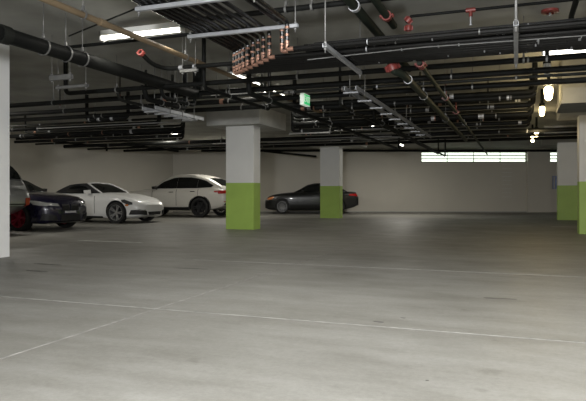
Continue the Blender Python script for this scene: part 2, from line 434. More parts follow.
for k, yk in enumerate(rows, 1):
    x0 = -3.0 + .12*random.random() if k < 2 else max(xs[min(k, 10)]+.25, -2.2) - .1*random.random()
    zk = ZLo+.057
    o = pipe('refrigerant_tube', f'straight black tube low in the wide bundle, {ORD[k-1]} from the far side',
         [(x0, yk, zk), (11.5, yk, zk)], random.choice((.022, .026, .03)), random.choice(('jacket', 'jacket', 'jacket_grey')), 'pipe', 'straight tubes of the wide bundle', 8)
    bands(o, x0, 0, 0, .03, 4)
for j in range(16):
    y = 6.32 + (YFAR-6.36)*j/15
    pts = [(-2.1-.15*random.random(), y, ZLo+.118), (2.0, y+random.uniform(-.01, .01), ZLo+.118), (11.5, y, ZLo+.118)]
    pipe('refrigerant_tube', f'black tube on top of the wide bundle, {ORD[j]} from the near side',
         pts, random.choice((.014, .018, .022)), random.choice(('jacket', 'jacket', 'jacket', 'jacket_grey')), 'pipe', 'upper tubes of the wide bundle', 8)
# a pale cable lying in the bundle
pipe('cable', 'thin pale cable lying along the wide pipe bundle', [(-2.2, 6.35, 2.452), (-.9, 6.22, 2.452), (.6, 6.3, 2.452), (2.0, 6.2, 2.452)], .0055, 'rod', 'cable', None, 6)

# strut channels that carry the tubes
def channel(label, p, q, z, h=.042, w=.042, metal='galv', group='strut channels carrying the tubes', name='trapeze_hanger', rod_r=.007):
    p = Vector((p[0], p[1], z)); q = Vector((q[0], q[1], z)); c = (p+q)/2; d = (q-p); Ln = d.length; a = math.atan2(d.y, d.x)
    root = empty(name, c, label, 'hanger', group, a)
    b = MB(); t = .004
    b.box((-Ln/2, -w/2, -h/2), (Ln/2, -w/2+t, h/2)); b.box((-Ln/2, w/2-t, -h/2), (Ln/2, w/2, h/2)); b.box((-Ln/2, -w/2+t, -h/2), (Ln/2, w/2-t, -h/2+t))
    for s in (-1, 1): b.box((-Ln/2, s*w/2-(.012 if s > 0 else 0), h/2-t), (Ln/2, s*w/2+(0 if s > 0 else .012), h/2))
    b.build('channel', metal, root)
    for s in (-1, 1):
        m = MB(); x = s*(Ln/2-.03); m.tube([(x, 0, -h/2-.05), (x, 0, CEIL-z+.006)], rod_r, 6)
        for zz in (-h/2-.014, h/2+.012): m.tube([(x, 0, zz-.008), (x, 0, zz+.008)], .016, 6)
        m.build('rod', 'rod', root)
    return root
channel('near pale strut channel under the tube rack at the top edge', (-3.5, 4.95), (-2.2, 4.95), 2.755)
channel('pale strut channel under the tube rack just before the copper fittings', (-3.55, 6.03), (-2.2, 6.03), 2.755)
channel('strut channel of the tube rack hanging over the camera', (-3.5, 2.5), (-2.2, 2.5), 2.755)
xh = U(334, 52, 2.45).x
channel('galvanised channel under the wide bundle at its left part', (xh, 5.75), (xh, 7.25), 2.445)
channel('galvanised channel under the wide bundle hanging straight ahead on the right', (0.0, 5.6), (0.0, 7.3), 2.445, rod_r=.012)
channel('galvanised channel under the wide bundle beyond the right edge of view', (2.6, 5.6), (2.6, 7.3), 2.445)

# sprinkler mains
mA = pipe('sprinkler_main', 'dark green main above the wide bundle, left of the pair at the top edge', [(-1.54, -2, 2.85), (-1.54, 9.2, 2.85)], .05, 'green_main', n=16)
m = MB(); m.lathe([(.049, -.03), (.06, -.03), (.06, .03), (.049, .03)], 16, 0, Matrix.Translation((0, 7.9, 0)) @ Matrix.Rotation(math.pi/2, 4, 'X'), True, True); m.build('clamp', 'galv', mA)
mB = pipe('sprinkler_main', 'dark green main above the wide bundle, right of the pair, with red couplings', [(-1.30, -2, 2.85), (-1.30, 6.75, 2.85)], .04, 'green_main', n=16)
coupling(mB, (0, 7.15, 0), (0, 1, 0), .042); coupling(mB, (0, 7.5, 0), (0, 1, 0), .042)
coupling(mB, (.0, 8.35, .0), (0, 1, 0), .042)
m = MB(); m.tube([(0, 7.5, .0), (.0, 7.5, .12)], .03, 10); m.build('outlet', 'red', mB)
# branch with red tee
yb = U(453, 12, 2.93).y
br = pipe('sprinkler_branch', 'thin black sprinkler branch with a red tee above the wide bundle', [(-1.15, yb-.02, 2.86), (-1.1, yb, 2.93), (6.5, yb, 2.93)], .017, 'black')
base = Vector((-1.15, yb-.02, 2.86))
coupling(br, Vector((-1.1, yb, 2.93))-base+Vector((-.03, 0, -.04)), (1, 0, 1), .028, w=.06)
coupling(br, Vector((-1.13, yb, 2.86))-base+Vector((-.0, 0, -.06)), (0, 0, 1), .028, w=.06)
xt = U(470.5, 9.5, 2.93).x
m = MB(); t0 = Vector((xt, yb, 2.93))-base
m.tube([t0-Vector((.05, 0, 0)), t0+Vector((.05, 0, 0))], .026, 10); m.tube([t0, t0-Vector((0, 0, .07))], .02, 10); m.build('tee', 'red', br)
m = MB(); m.tube([t0-Vector((0, 0, .07)), t0-Vector((0, 0, .15))], .009, 8); m.lathe([(.004, -.17), (.02, -.165), (.02, -.16), (.008, -.15)], 10, 0, Matrix.Translation(t0)); m.build('sprinkler_head', 'galv', br)
# lower mains beyond the bundle
pc = U(399, 70, 2.40); pc2 = U(456, 138, 2.40)
mC = pipe('sprinkler_main', 'thick dark main starting at a red coupling below the wide bundle', [(pc.x-.14, 7.10, 2.62), (pc.x-.09, 7.11, 2.42), (pc.x, 7.35, 2.40), (pc.x, 17.0, 2.40)], .047, 'green_main', n=16, bend=.06)
coupling(mC, (.045, .005, -.165), (.4, .1, -1), .052, w=.085)
m = MB(); m.lathe([(.047, -.012), (.058, -.012), (.058, .012), (.047, .012)], 16, 0, Matrix.Translation((.14, .55, -.22)) @ Matrix.Rotation(math.pi/2, 4, 'X'), True, True); m.build('clamp', 'galv', mC)
pd = U(420.5, 66, 2.45)
mD = pipe('sprinkler_main', 'thinner dark main with three red couplings running to the back wall window', [(pd.x, pd.y-.12, 2.47), (pd.x, 24.5, 2.47)], .030, 'green_main', n=14)
coupling(mD, (0, .1, 0), (0, 1, 0), .036); coupling(mD, (0, .2, 0), (0, 1, 0), .036)
for px, py in ((448, 98), (460, 112)):
    q = U(px, py, 2.47); coupling(mD, (0, q.y-pd.y+.12, 0), (0, 1, 0), .034)
    m = MB(); m.tube([(0, q.y-pd.y+.12, 0), (.0, q.y-pd.y+.12, .22)], .014, 8); m.build('riser', 'red', mD)
for i, (mx, my, mz, r) in enumerate(((pc.x, 9.0, 2.40, .05), (pc.x, 12.0, 2.40, .05), (pd.x, 9.7, 2.47, .032), (pd.x, 13.5, 2.47, .032))):
    clevis(mx, my, mz, r, 'y', ['near ring hanger on the thick main past the bundle', 'far ring hanger on the thick main past the bundle', 'near ring hanger on the thin main with red couplings', 'far ring hanger on the thin main with red couplings'][i], 'ring hangers on the sprinkler mains')
# main on the right of the vanishing point
pe = U(572, 14, 2.9)
pipe('sprinkler_main', 'dark main at the top right corner running straight away', [(pe.x, -2, 2.9), (pe.x, pe.y+.1, 2.9), (pe.x, pe.y+.1, 2.55), (pe.x+5, pe.y+.1, 2.55)], .03, 'dark', n=12, bend=.06)
# red escutcheon on the ceiling, top right
q = U(550, 12.5, CEIL-.03)
rr = empty('ceiling_sprinkler', q, 'red ringed sprinkler on the ceiling at the upper right', 'sprinkler')
m = MB(); m.lathe([(.045, -.012), (.10, .0), (.10, .034), (.045, .034)], 18, 0, None, True, True); m.build('escutcheon', 'red', rr)
m = MB(); m.lathe([(.004, -.05), (.03, -.045), (.03, -.04), (.012, -.03), (.012, .036)], 12); m.build('deflector', 'galv', rr)
# red sprinkler cap with black elbow, left
q = U(141, 53, 2.8)
el = pipe('sprinkler_branch', 'black elbow pipe with a red cap left of the brown pipe', [q, q+Vector((0, .25, -.10)), q+Vector((.08, .5, -.12)), Vector((q.x+1.2, q.y+.5, q.z-.12))], .03, 'black', bend=.12, n=12)
coupling(el, (0, 0, .0), (0, -1, .4), .034, w=.05)
m = MB(); m.tube([(.28, .5, -.12), (.34, .5, -.12)], .036, 12); m.build('band', 'galv', el)
m = MB(); m.tube([(.5, .5, -.12), (.53, .5, -.12)], .036, 12); m.build('band', 'galv', el)

# cable tray (ladder)
def tray(name, label, x0, x1, y0, y1, z, step=.30):
    root = empty(name, ((x0+x1)/2, y0, z), label, 'cable tray'); w = (x1-x0)/2; L_ = y1-y0
    for s in (-1, 1):
        b = MB(); b.box((s*w-.006, 0, -.03), (s*w+.006, L_, .03)); b.box((s*w-.014, 0, .026), (s*w+.014, L_, .03)); b.box((s*w-.014, 0, -.03), (s*w+.014, L_, -.026)); b.build('side_rail', 'galv', root)
    n = int(L_/step)
    for k in range(n):
        b = MB(); b.box((-w-.05, .12+k*step, -.05), (w, .18+k*step, -.031)); b.build('rung', 'galv', root)
    for y in (.4, L_/2, L_-.4):
        for s in (-1, 1):
            b = MB(); b.tube([(s*(w+.03), y, -.06), (s*(w+.03), y, CEIL-z)], .006, 6); b.build('rod', 'rod', root)
    return root
tray('ladder_tray', 'galvanised ladder cable tray running away right of the exit sign', U(350,88,2.38).x-.08, U(350,88,2.38).x+.08, U(350,88,2.38).y, 15.5, 2.38, .8)
tray('ladder_tray', 'short pale cable tray among the pipes on the left', -5.75, -5.50, 8.3, 9.9, 2.34, .3)
# short grey channels on the left
def chan_px(label, px0, px1, py, z, h=.042):
    p = U(px0, py, z); q = U(px1, py-(px1-px0)*.05, z); y = (p.y+q.y)/2
    return channel(label, (p.x, y), (q.x, y), z, h=h, w=.05, metal='ring', rod_r=.004, group='strut channels among the left pipes')
chan_px('pale channel hung under the thick black pipe at the left', 49, 73, 78, 2.55, .07)
chan_px('thin pale strut just below the left pale channel', 55, 89, 87.5, 2.5)
chan_px('pale strut hanging left of the nearer green-based column', 146, 185, 112, 2.5)
chan_px('pale strut among the pipes right of the red cap', 180, 198, 71, 2.6)
chan_px('thin pale strut above the farther green-based column', 290, 330, 134, 2.5)
chan_px('long pale strut under the pipes near the back windows', 352, 405, 139, 2.55)

# long crosswise pipes: (row at px 300, height, radius, x from, x to, colour)
cross = [
 (76.5, 2.60, .036, -7.0, 9.5, 'black', 'black pipe right behind the wide bundle, spanning most of the ceiling'),
 (86.5, 2.66, .044, -15.2, 9.5, 'black', 'second long black pipe beyond the wide bundle'),
 (91.5, 2.59, .022, -6.2, 2.0, 'dark', 'thin pipe between the second and third long black pipes'),
 (97.0, 2.62, .045, -15.2, 9.5, 'black', 'third long black pipe, passing just under the exit sign'),
 (104.5, 2.66, .045, -15.2, 9.5, 'black', 'long thin black pipe close to the slab beyond the exit sign'),
 (108.5, 2.59, .040, -9.0, 3.0, 'black', 'black pipe running just in front of the nearer left capital'),
 (111.5, 2.82, .028, -15.2, 5.0, 'dark', 'high thin pipe running over the nearer left capital'),
 (116.0, 2.61, .05, -15.2, .3, 'black', 'thick pipe ending near the lamp row at the right'),
 (120.0, 2.66, .03, -13.0, 9.5, 'dark', 'thin pipe just behind the nearest lamp of the right row'),
 (124.0, 2.60, .055, -15.2, 9.5, 'black', 'thick long pipe crossing above the white off-road coupe'),
 (127.5, 2.70, .035, -15.2, 9.5, 'black', 'long pipe high under the slab in the far half'),
 (131.0, 2.60, .045, -15.2, 4.0, 'black', 'black pipe leading to the right lamp row in the far half'),
 (134.5, 2.60, .03, -15.2, 9.5, 'dark', 'thin pipe crossing right in front of the farther left capital'),
 (138.5, 2.62, .06, -15.2, 9.5, 'black', 'thick pipe crossing over the farther left column'),
 (142.5, 2.61, .035, -15.2, 6.0, 'black', 'pipe low under the slab close to the back wall windows'),
 (145.5, 2.70, .05, -15.2, 6.0, 'black', 'last long pipe before the back wall'),
]
allc = []
for py, z, r, x0, x1, m_, lab in cross:
    y = U(300, py, z).y
    segs = [(x0, x1, lab)]
    xr = min(x1, .30) if 10.2 < y < 16.4 else x1
    if py >= 108 and y < 15.9 and x0 < -.6*y:      # pipes stop short of the nearer capital
        segs = [(max(-.385*y+.15, -5.7), xr, lab), (x0, min(-.60*y, -7.9), 'left stretch of the ' + ' '.join(lab.split()[:11]))]
    elif xr != x1: segs = [(x0, xr, lab)]
    for a_, b_, l_ in segs:
        if b_ - a_ < .5: continue
        pts = [(a_, y, z), (b_, y, z)]
        if a_ > -14.9: pts.insert(0, (a_, y, CEIL+.004))
        if b_ < 9: pts.append((b_, y, CEIL+.004))
        po = pipe('overhead_pipe', l_, pts, r, m_, 'pipe', 'long pipes crossing the ceiling', 10, .10, Vector((a_, y, z)))
        for q_ in range(5):
            xc_ = random.uniform(.03, .97)*(b_-a_); w_ = random.choice((.012, .02, .035))
            m = MB(); m.lathe([(r*.98, -w_), (r+.006, -w_), (r+.006, w_), (r*.98, w_)], 12, 0, Matrix.Translation((xc_, 0, 0)) @ Matrix.Rotation(math.pi/2, 4, 'Y'), True, True)
            m.build('coupling', random.choice(('galv', 'galv', 'ring', 'copper')), po)
        if a_ > -16 and l_ == lab: allc.append((y, z, r, a_, b_, l_))
ci = 0
for y, z, r, x0, x1, lab in allc:
    sh = lab
    cnt = 3
    for k in range(cnt):
        x = max(x0, -9.5-.25*y*.3) + (min(x1, 1.2) - max(x0, -9.5-.25*y*.3))*(k+.35+.3*random.random())/cnt
        clevis(x, y, z, r, 'x', f'{ORD[k]} ring hanger from the left on the ' + ' '.join(sh.split()[:8]), 'ring hangers on the long pipes')

# pipes running away on the left half of the ceiling
deep = [
 (60, 86, 2.45, .025, 7.95, 9.6, 'dark', 'thin pipe running away left of the thick black pipe'),
 (96, 86, 2.44, .04, 7.95, 9.2, 'black', 'black pipe running away below the thick black pipe'),
 (122, 86, 2.45, .03, 7.95, 9.0, 'black', 'black pipe running away beside the pale left cable tray'),
 (205, 88, 2.45, .03, 7.5, 9.9, 'black', 'black pipe running away above the nearer green-based column'),
 (246, 92, 2.46, .04, 8.2, 20.5, 'black', 'thick pipe running away beside the row of strip lights'),
 (330, 100, 2.48, .025, 10.0, 24, 'dark', 'thin pipe running away right of the exit sign'),
 (372, 118, 2.46, .035, 12.0, 25, 'black', 'black pipe running away beside the ladder cable tray'),
]
for px, py, z, r, y0, y1, m_, lab in deep:
    x = U(px, py, z).x
    pipe('overhead_pipe', lab, ([(x, y0, CEIL+.004)] if y0 != 7.95 else [(x, y0-.05, 2.60), (x, y0, 2.60)]) + [(x, y0+(.08 if y0 == 7.95 else 0), z), (x, y1, z), (x, y1, CEIL+.004)], r, m_, 'pipe', 'pipes running away under the ceiling', 10, .1, Vector((x, y0, z)))
    for k, y in enumerate((y0+min(.8, (y1-y0)*.4), min(y0+4.2, y1-.25))):
        clevis(x, y, z, r, 'y', ('near' if k == 0 else 'far') + ' ring hanger on the ' + ' '.join(lab.split()[:10]), 'ring hangers on the pipes running away')
# pale conduits catching light in the far half
for i, (px0, px1, py, z) in enumerate(((10, 215, 125, 2.6), (300, 395, 137.5, 2.5), (330, 420, 129, 2.5), (262, 345, 141.5, 2.6), (352, 430, 134, 2.6))):
    p = U(px0, py, z); y = U((px0+px1)/2, py, z).y; q = U(px1, py, z)
    pipe('conduit', ['long pale conduit over the parked cars on the left', 'pale conduit in front of the farther left capital', 'pale conduit crossing under the ladder cable tray', 'pale conduit over the dark sedan', 'pale conduit beyond the ladder cable tray'][i], [(p.x, y, z), (q.x, y, z)], .013, 'rod', 'conduit', 'pale conduits in the far half', 8)
# pipes beside the left wall
p = U(19, 131, 2.75)
xw = XL+.12
yy0, yy1 = 17.1, 19.6
pipe('wall_pipe', 'short black pipe with a downturned end high on the left wall', [(xw, yy0, 2.83), (xw, yy1, 2.83), (xw+.45, yy1+.05, 2.80), (xw+.45, yy1+.05, 2.62)], .04, 'black', 'pipe', None, 10, .1)
pipe('wall_pipe', 'long grey pipe along the top of the left wall near the corner', [(xw+.1, 21.5, 3.02), (xw+.1, 27.5, 3.02)], .06, 'dark')
p, q = W(-.029*2*ZW*.42, ZW-.2, 3.0), 0
a = W((264-293)/FPX*(ZW-.5), ZW-.5, 2.98); c = W((316-293)/FPX*(ZW-2.2), ZW-2.2, 2.62)
pipe('wall_pipe', 'black pipe sloping down past the back wall above the dark sedan', [a, c], .05, 'black')
a = W(-4.5, ZW-.15, 3.03); c = W(14.0, ZW-.15, 3.03)
pipe('wall_pipe', 'long black pipe along the top of the back wall above the windows', [a, c], .06, 'black')

# sprinkler drops between the pipes: one built, then copied
sp0 = empty('ceiling_sprinkler', (0, 0, CEIL), 'x', 'sprinkler', 'pendent sprinklers among the pipes')
m = MB(); m.tube([(0, 0, .006), (0, 0, -.35)], .012, 8); m.build('drop', 'dark', sp0)
m = MB(); m.tube([(0, 0, -.34), (0, 0, -.39)], .017, 8); m.build('collar', 'red', sp0)
m = MB(); m.lathe([(.004, -.44), (.022, -.435), (.022, -.43), (.008, -.42), (.008, -.385)], 10); m.build('deflector', 'galv', sp0)
spots = [(420, 96, 'beside the thick main past the bundle'), (488, 101, 'below the wide bundle near the windows'), (360, 104, 'over the ladder cable tray'), (262, 98, 'among the strip lights'),
         (205, 84, 'right of the brown pipe'), (120, 100, 'over the white roadster'), (60, 108, 'near the left wall'), (330, 120, 'over the farther left column'), (530, 100, 'beside the nearest lamp on the right')]
for i, (px, py, w_) in enumerate(spots):
    o = sp0 if i == 0 else copy_tree(sp0)
    q = U(px, py, CEIL-.44); o.location = (q.x, q.y, CEIL); o['label'] = 'small pendent sprinkler with a red collar ' + w_

# ------------------------------------------------------------------ lights
def strip_light(loc, L_, along, label, lit='tube', group='fluorescent strip lights', w=.10, power=12, col=(1, .96, .86)):
    root = empty('ceiling_light', loc, label, 'ceiling light', group, 0 if along == 'x' else math.pi/2)
    b = MB(); b.box((-L_/2, -w*.5, .0), (L_/2, w*.5, .07))
    b.box((-L_/2, -w/2, -.055), (-L_/2+.02, w/2, .07)); b.box((L_/2-.02, -w/2, -.055), (L_/2, w/2, .07))
    b.build('housing', 'white_metal', root)
    m = MB(); n = 8; pr = [(w*.46*math.cos(math.pi*k/n), -.001-.045*math.sin(math.pi*k/n)) for k in range(n+1)]
    n1 = len(pr)
    vs = [(-L_/2+.021, y, z) for y, z in pr] + [(L_/2-.021, y, z) for y, z in pr]
    m.add(vs, [(k, k+1, n1+k+1, n1+k) for k in range(n1-1)] + [tuple(range(n1)), tuple(range(2*n1-1, n1-1, -1))], 0, True)
    m.build('diffuser', lit, root)
    for x in (-L_*.35, L_*.35):
        h_ = CEIL-loc[2]
        if h_ > .06:
            m = MB(); m.tube([(x, 0, .07), (x, 0, h_+.006)], .006, 6); m.build('rod', 'rod', root)
    if power:
        l = bpy.data.lights.new('strip_light_lamp', 'AREA'); l.shape = 'RECTANGLE'; l.size = L_*.95; l.size_y = .1; l.energy = power; l.color = col
        o = bpy.data.objects.new('strip_light_lamp', l); COL.objects.link(o); o.location = (loc[0], loc[1], loc[2]-.06); o.rotation_euler = (0, 0, root.rotation_euler[2])
    return root
strip_light((-4.46, 6.42, 2.99), 1.22, 'x', 'lit fluorescent strip at the upper left behind the brown pipe')
strip_light((-4.65, 9.9, 3.05), 1.22, 'y', 'nearest lit strip of the row right of the brown pipe')
strip_light((-4.70, 11.5, 3.05), 1.22, 'y', 'second lit strip of the row, beyond the nearest')
strip_light((-4.70, 13.6, 3.05), 1.22, 'y', 'lit strip of the row just left of the exit sign')
q = U(400, 144, 3.0); strip_light((q.x, q.y, 3.0), 1.22, 'y', 'lit strip far back near the left end of the windows', power=90)
q = U(167, 132, 3.0); strip_light((q.x, q.y, 3.0), 1.22, 'y', 'lit strip over the white cars on the left', power=50)
q = U(226, 144, 2.95); strip_light((q.x, q.y, 2.95), 1.22, 'x', 'far lit strip peeking past the nearer left column', power=70)
q = U(372, 126, 3.0); strip_light((q.x, q.y, 3.0), .6, 'y', 'small far lit strip behind the ladder cable tray')
q = U(238, 91, 3.05); strip_light((q.x, q.y, 3.0), 1.22, 'x', 'unlit crosswise strip below the row of strip lights', 'off_globe', power=0)
q = U(572, 50, 3.0); strip_light((q.x+.4, q.y, 3.0), 1.6, 'x', 'lit strip at the right edge below the wide bundle', power=0)
# strips behind and above the viewpoint
for i, (x, y, a) in enumerate(((3.0, 1.6, 'x'), (3.0, 3.4, 'x'), (-1.6, 4.6, 'x'), (6.5, 3.6, 'x'))):
    strip_light((x, y, 3.05), 1.22, a, ['lit strip overhead right of the viewpoint', 'lit strip overhead in front of the viewpoint', 'lit strip overhead before the wide bundle', 'lit strip overhead far to the right'][i], power=(175, 175, 85, 110)[i], col=(1, 1, .98))
for i, (x, y) in enumerate(((9.0, 13.5), (9.0, 19.0), (9.0, 25.0))):  # out-of-view strips, added to light the back wall
    strip_light((x, y, 3.05), 1.22, 'y', f'added unseen strip of the row beyond the right columns, {ORD[i]} from the front', power=(30, 50, 90)[i])
for i, (x, y) in enumerate(((-11.0, 8.8), (-13.5, 12.0))):  # two more strips out of frame, added to brighten the left wall
    strip_light((x, y, 3.08), 1.22, 'y', ['added unseen strip left of the plain white column', 'added unseen strip above the tail of the navy coupe'][i], power=70)

def jar_lamp(loc, label, lit='jar', k=1.2):
    root = empty('pendant_lamp', loc, label, 'ceiling light', 'caged jar lamps along the right')
    m = MB(); m.lathe([(.055, .06), (.055, .13), (.03, .15), (.03, CEIL-loc[2]+.006)], 14); m.build('base', 'dark', root)
    m = MB(); m.lathe([(.001, -.15*k), (.03*k, -.145*k), (.05*k, -.115*k), (.06*k, -.04), (.058*k, .03), (.045, .06)], 16); m.build('globe', lit, root)
    m = MB()
    for a in range(4):
        t = a*math.pi/4+.4; pts = []
        for j in range(9):
            f = math.pi*j/8; pts.append((.072*k*math.cos(t)*math.cos(f), .072*k*math.sin(t)*math.cos(f), .06-.215*k*math.sin(f)))
        m.tube(pts, .002, 4)
    m.build('guard', 'rod', root)
    return root
for (px, py), lb in zip(((548.5, 90), (542, 109.5), (536.5, 132), (532.5, 138)), ('nearest', 'second', 'third', 'farthest')):
    q = U(px, py, 2.72); jar_lamp(q, f'{lb} lit yellow lamp of the row before the right columns', 'jar', 1.2 if lb == 'nearest' else .95)
# low wattage lamps' fixture that is off
q = U(547, 68, 2.72); jar_lamp(q, 'unlit white lamp hanging nearest on the right', 'off_globe', .8)

# exit sign
q = U(305, 100, 2.52)
ex = empty('exit_sign', q, 'green and white exit sign hanging among the pipes', 'sign')
m = MB(); m.box((-.035, -.15, -.095), (.035, .15, .095)); m.build('box', 'exit_white', ex)
for s in (-1, 1):
    m = MB(); m.box((min(s*.035, s*.039), -.138, -.083), (max(s*.035, s*.039), .138, .083)); m.build('panel', 'exit_green', ex)
    cu = bpy.data.curves.new('lettering', 'FONT'); cu.body = 'EXIT'; cu.size = .145; cu.align_x = 'CENTER'; cu.align_y = 'CENTER'; cu.extrude = .002
    cu.materials.append(M['exit_white'])
    tmp = bpy.data.objects.new('lettering_curve', cu); COL.objects.link(tmp)
    dg = bpy.context.evaluated_depsgraph_get(); dg.update()
    lm = bpy.data.meshes.new_from_object(tmp.evaluated_get(dg)); bpy.data.objects.remove(tmp)
    o = bpy.data.objects.new('lettering', lm); COL.objects.link(o); o.parent = ex
    o.location = (s*.041, 0, 0); o.rotation_euler = (math.pi/2, 0, s*math.pi/2)
m = MB(); m.tube([(0, 0, .095), (0, 0, CEIL-2.52)], .008, 6); m.build('stem', 'rod', ex)

# narrow box on the far right wall
xk = (554.5-293)/FPX*ZW
wb = empty('wall_box', W(xk, ZW, .95+(193-182.5)/s_), 'narrow blue-grey box on the back wall beside the right column', 'box', None, TH)
m = MB(); m.box((-.10, -.09, -.32), (.10, 0, .32)); m.build('case', 'blue_box', wb)
m = MB(); m.box((-.085, -.1, -.29), (-.02, -.09, .29)); tag(m.build('door', 'plate', wb), 'pale strip door')

# ------------------------------------------------------------------ cars
def pchip(keys):
    xs_ = [k[0] for k in keys]; ys_ = [k[1] for k in keys]; n = len(xs_)
    h_ = [xs_[i+1]-xs_[i] for i in range(n-1)]; d = [(ys_[i+1]-ys_[i])/h_[i] for i in range(n-1)]
    m_ = [0.0]*n
    for i in range(1, n-1):
        if d[i-1]*d[i] > 0: m_[i] = 2*d[i-1]*d[i]/(d[i-1]+d[i])
    m_[0], m_[-1] = d[0], d[-1]
    def f(x):
        if x <= xs_[0]: return ys_[0]
        if x >= xs_[-1]: return ys_[-1]
        i = max(j for j in range(n-1) if xs_[j] <= x)
        t = (x-xs_[i])/h_[i]
        return ((2*t**3-3*t*t+1)*ys_[i] + (t**3-2*t*t+t)*h_[i]*m_[i] + (-2*t**3+3*t*t)*ys_[i+1] + (t**3-t*t)*h_[i]*m_[i+1])
    return f

def loft(sections, name, mats, parent, cap=True, sub=0):
    """sections: rings of equal length, closed; returns an object"""
    n = len(sections[0]); b = MB(); vs = [p for s in sections for p in s]; fs = []
    for i in range(len(sections)-1):
        for k in range(n): fs.append((i*n+k, i*n+(k+1) % n, (i+1)*n+(k+1) % n, (i+1)*n+k))
    b.add(vs, fs, 0, True)
    if cap:
        b.add(sections[0], [tuple(range(n-1, -1, -1))], 0, True); b.add(sections[-1], [tuple(range(n))], 0, True)
    return b.build(name, mats, parent)

def bvh_of(objs):
    vs, fs = [], []
    for o in objs:
        k = len(vs); vs += [v.co.copy() for v in o.data.vertices]; fs += [[k+i for i in p.vertices] for p in o.data.polygons]
    return BVHTree.FromPolygons(vs, fs)

def patch(name, outline, axis, bvh, m, parent, off=.006, cuts=2, depth=.03):
    off = off if cuts == 5 else max(off, .011); cuts = max(cuts, 4)
    """a thin shaped panel laid on a curved surface; outline in the plane across `axis`"""
    d = {'y-': Vector((0, 1, 0)), 'y+': Vector((0, -1, 0)), 'x+': Vector((-1, 0, 0)), 'x-': Vector((1, 0, 0)), 'z': Vector((0, 0, -1))}[axis]
    bm = bmesh.new()
    def P(a, c):
        if axis[0] == 'y': return Vector((a, -3*d.y, c))
        if axis[0] == 'x': return Vector((-4*d.x + (2 if d.x < 0 else -2), a, c))
        return Vector((a, c, 5))
    f = bm.faces.new([bm.verts.new(P(*p)) for p in outline])
    bmesh.ops.triangulate(bm, faces=[f])
    for _ in range(cuts): bmesh.ops.subdivide_edges(bm, edges=bm.edges[:], cuts=1, use_grid_fill=True)
    for v in bm.verts:
        hit, nor, _, _ = bvh.ray_cast(v.co, d)
        if hit is None:
            hit, nor, _, _ = bvh.find_nearest(v.co + d*3.2)
        if nor.dot(d) > 0: nor = -nor
        v.co = hit + nor*off
    r = bmesh.ops.extrude_face_region(bm, geom=bm.faces[:])
    for v in [g for g in r['geom'] if isinstance(g, bmesh.types.BMVert)]: v.co += d*depth
    bmesh.ops.recalc_face_normals(bm, faces=bm.faces)
    me = bpy.data.meshes.new(name); bm.to_mesh(me); bm.free(); me.materials.append(M[m])
    for p in me.polygons: p.use_smooth = False
    o = bpy.data.objects.new(name, me); COL.objects.link(o); o.parent = parent
    return o

def make_wheel(parent, x, y, r, rim, side, width=.23, spokes=5, caliper=None):
    root = bpy.data.objects.new('wheel', None); COL.objects.link(root); root.parent = parent; root.location = (x, y, r)
    Q = Matrix.Rotation(math.pi/2*side*-1, 4, 'X')     # local z -> outward
    rr_ = r*.74; w = width/2
    m = MB(); m.lathe([(rr_, -w), (r*.96, -w), (r, -w*.7), (r, w*.7), (r*.97, w*.92), (rr_*1.06, w), (rr_, w*.8), (rr_, -w*.8)], 32, 0, Q, True, True); m.build('tyre', 'tyre', root)
    m = MB(); m.lathe([(rr_*.94, -w*.8), (rr_*1.01, -w*.8), (rr_*1.01, w*.85), (rr_*.95, w*.85), (rr_*.90, w*.5), (rr_*.90, -w*.8)], 32, 0, Q, True, True)
    for k in range(spokes):
        for dd in (-.16, .16):
            a = 2*math.pi*k/spokes + dd
            X = Q @ Matrix.Rotation(a, 4, 'Z')
            m.add([X @ Vector(p) for p in ((rr_*.1, -.02, w*.5), (rr_*.96, -.014, w*.78), (rr_*.96, .014, w*.78), (rr_*.1, .02, w*.5), (rr_*.1, -.02, w*.25), (rr_*.96, -.014, w*.5), (rr_*.96, .014, w*.5), (rr_*.1, .02, w*.25))],
                  [(0,1,2,3),(7,6,5,4),(0,4,5,1),(1,5,6,2),(2,6,7,3),(3,7,4,0)])
    m.lathe([(.001, w*.62), (rr_*.16, w*.58), (rr_*.2, w*.3)], 16, 0, Q)
    m.build('rim', rim, root)
    m = MB(); m.lathe([(.03, -w*.1), (rr_*.72, -w*.1), (rr_*.72, w*.0), (.03, w*.0)], 24, 0, Q, True, True); m.build('brake_disc', 'rim_dark' if caliper is None else caliper, root)
    return root

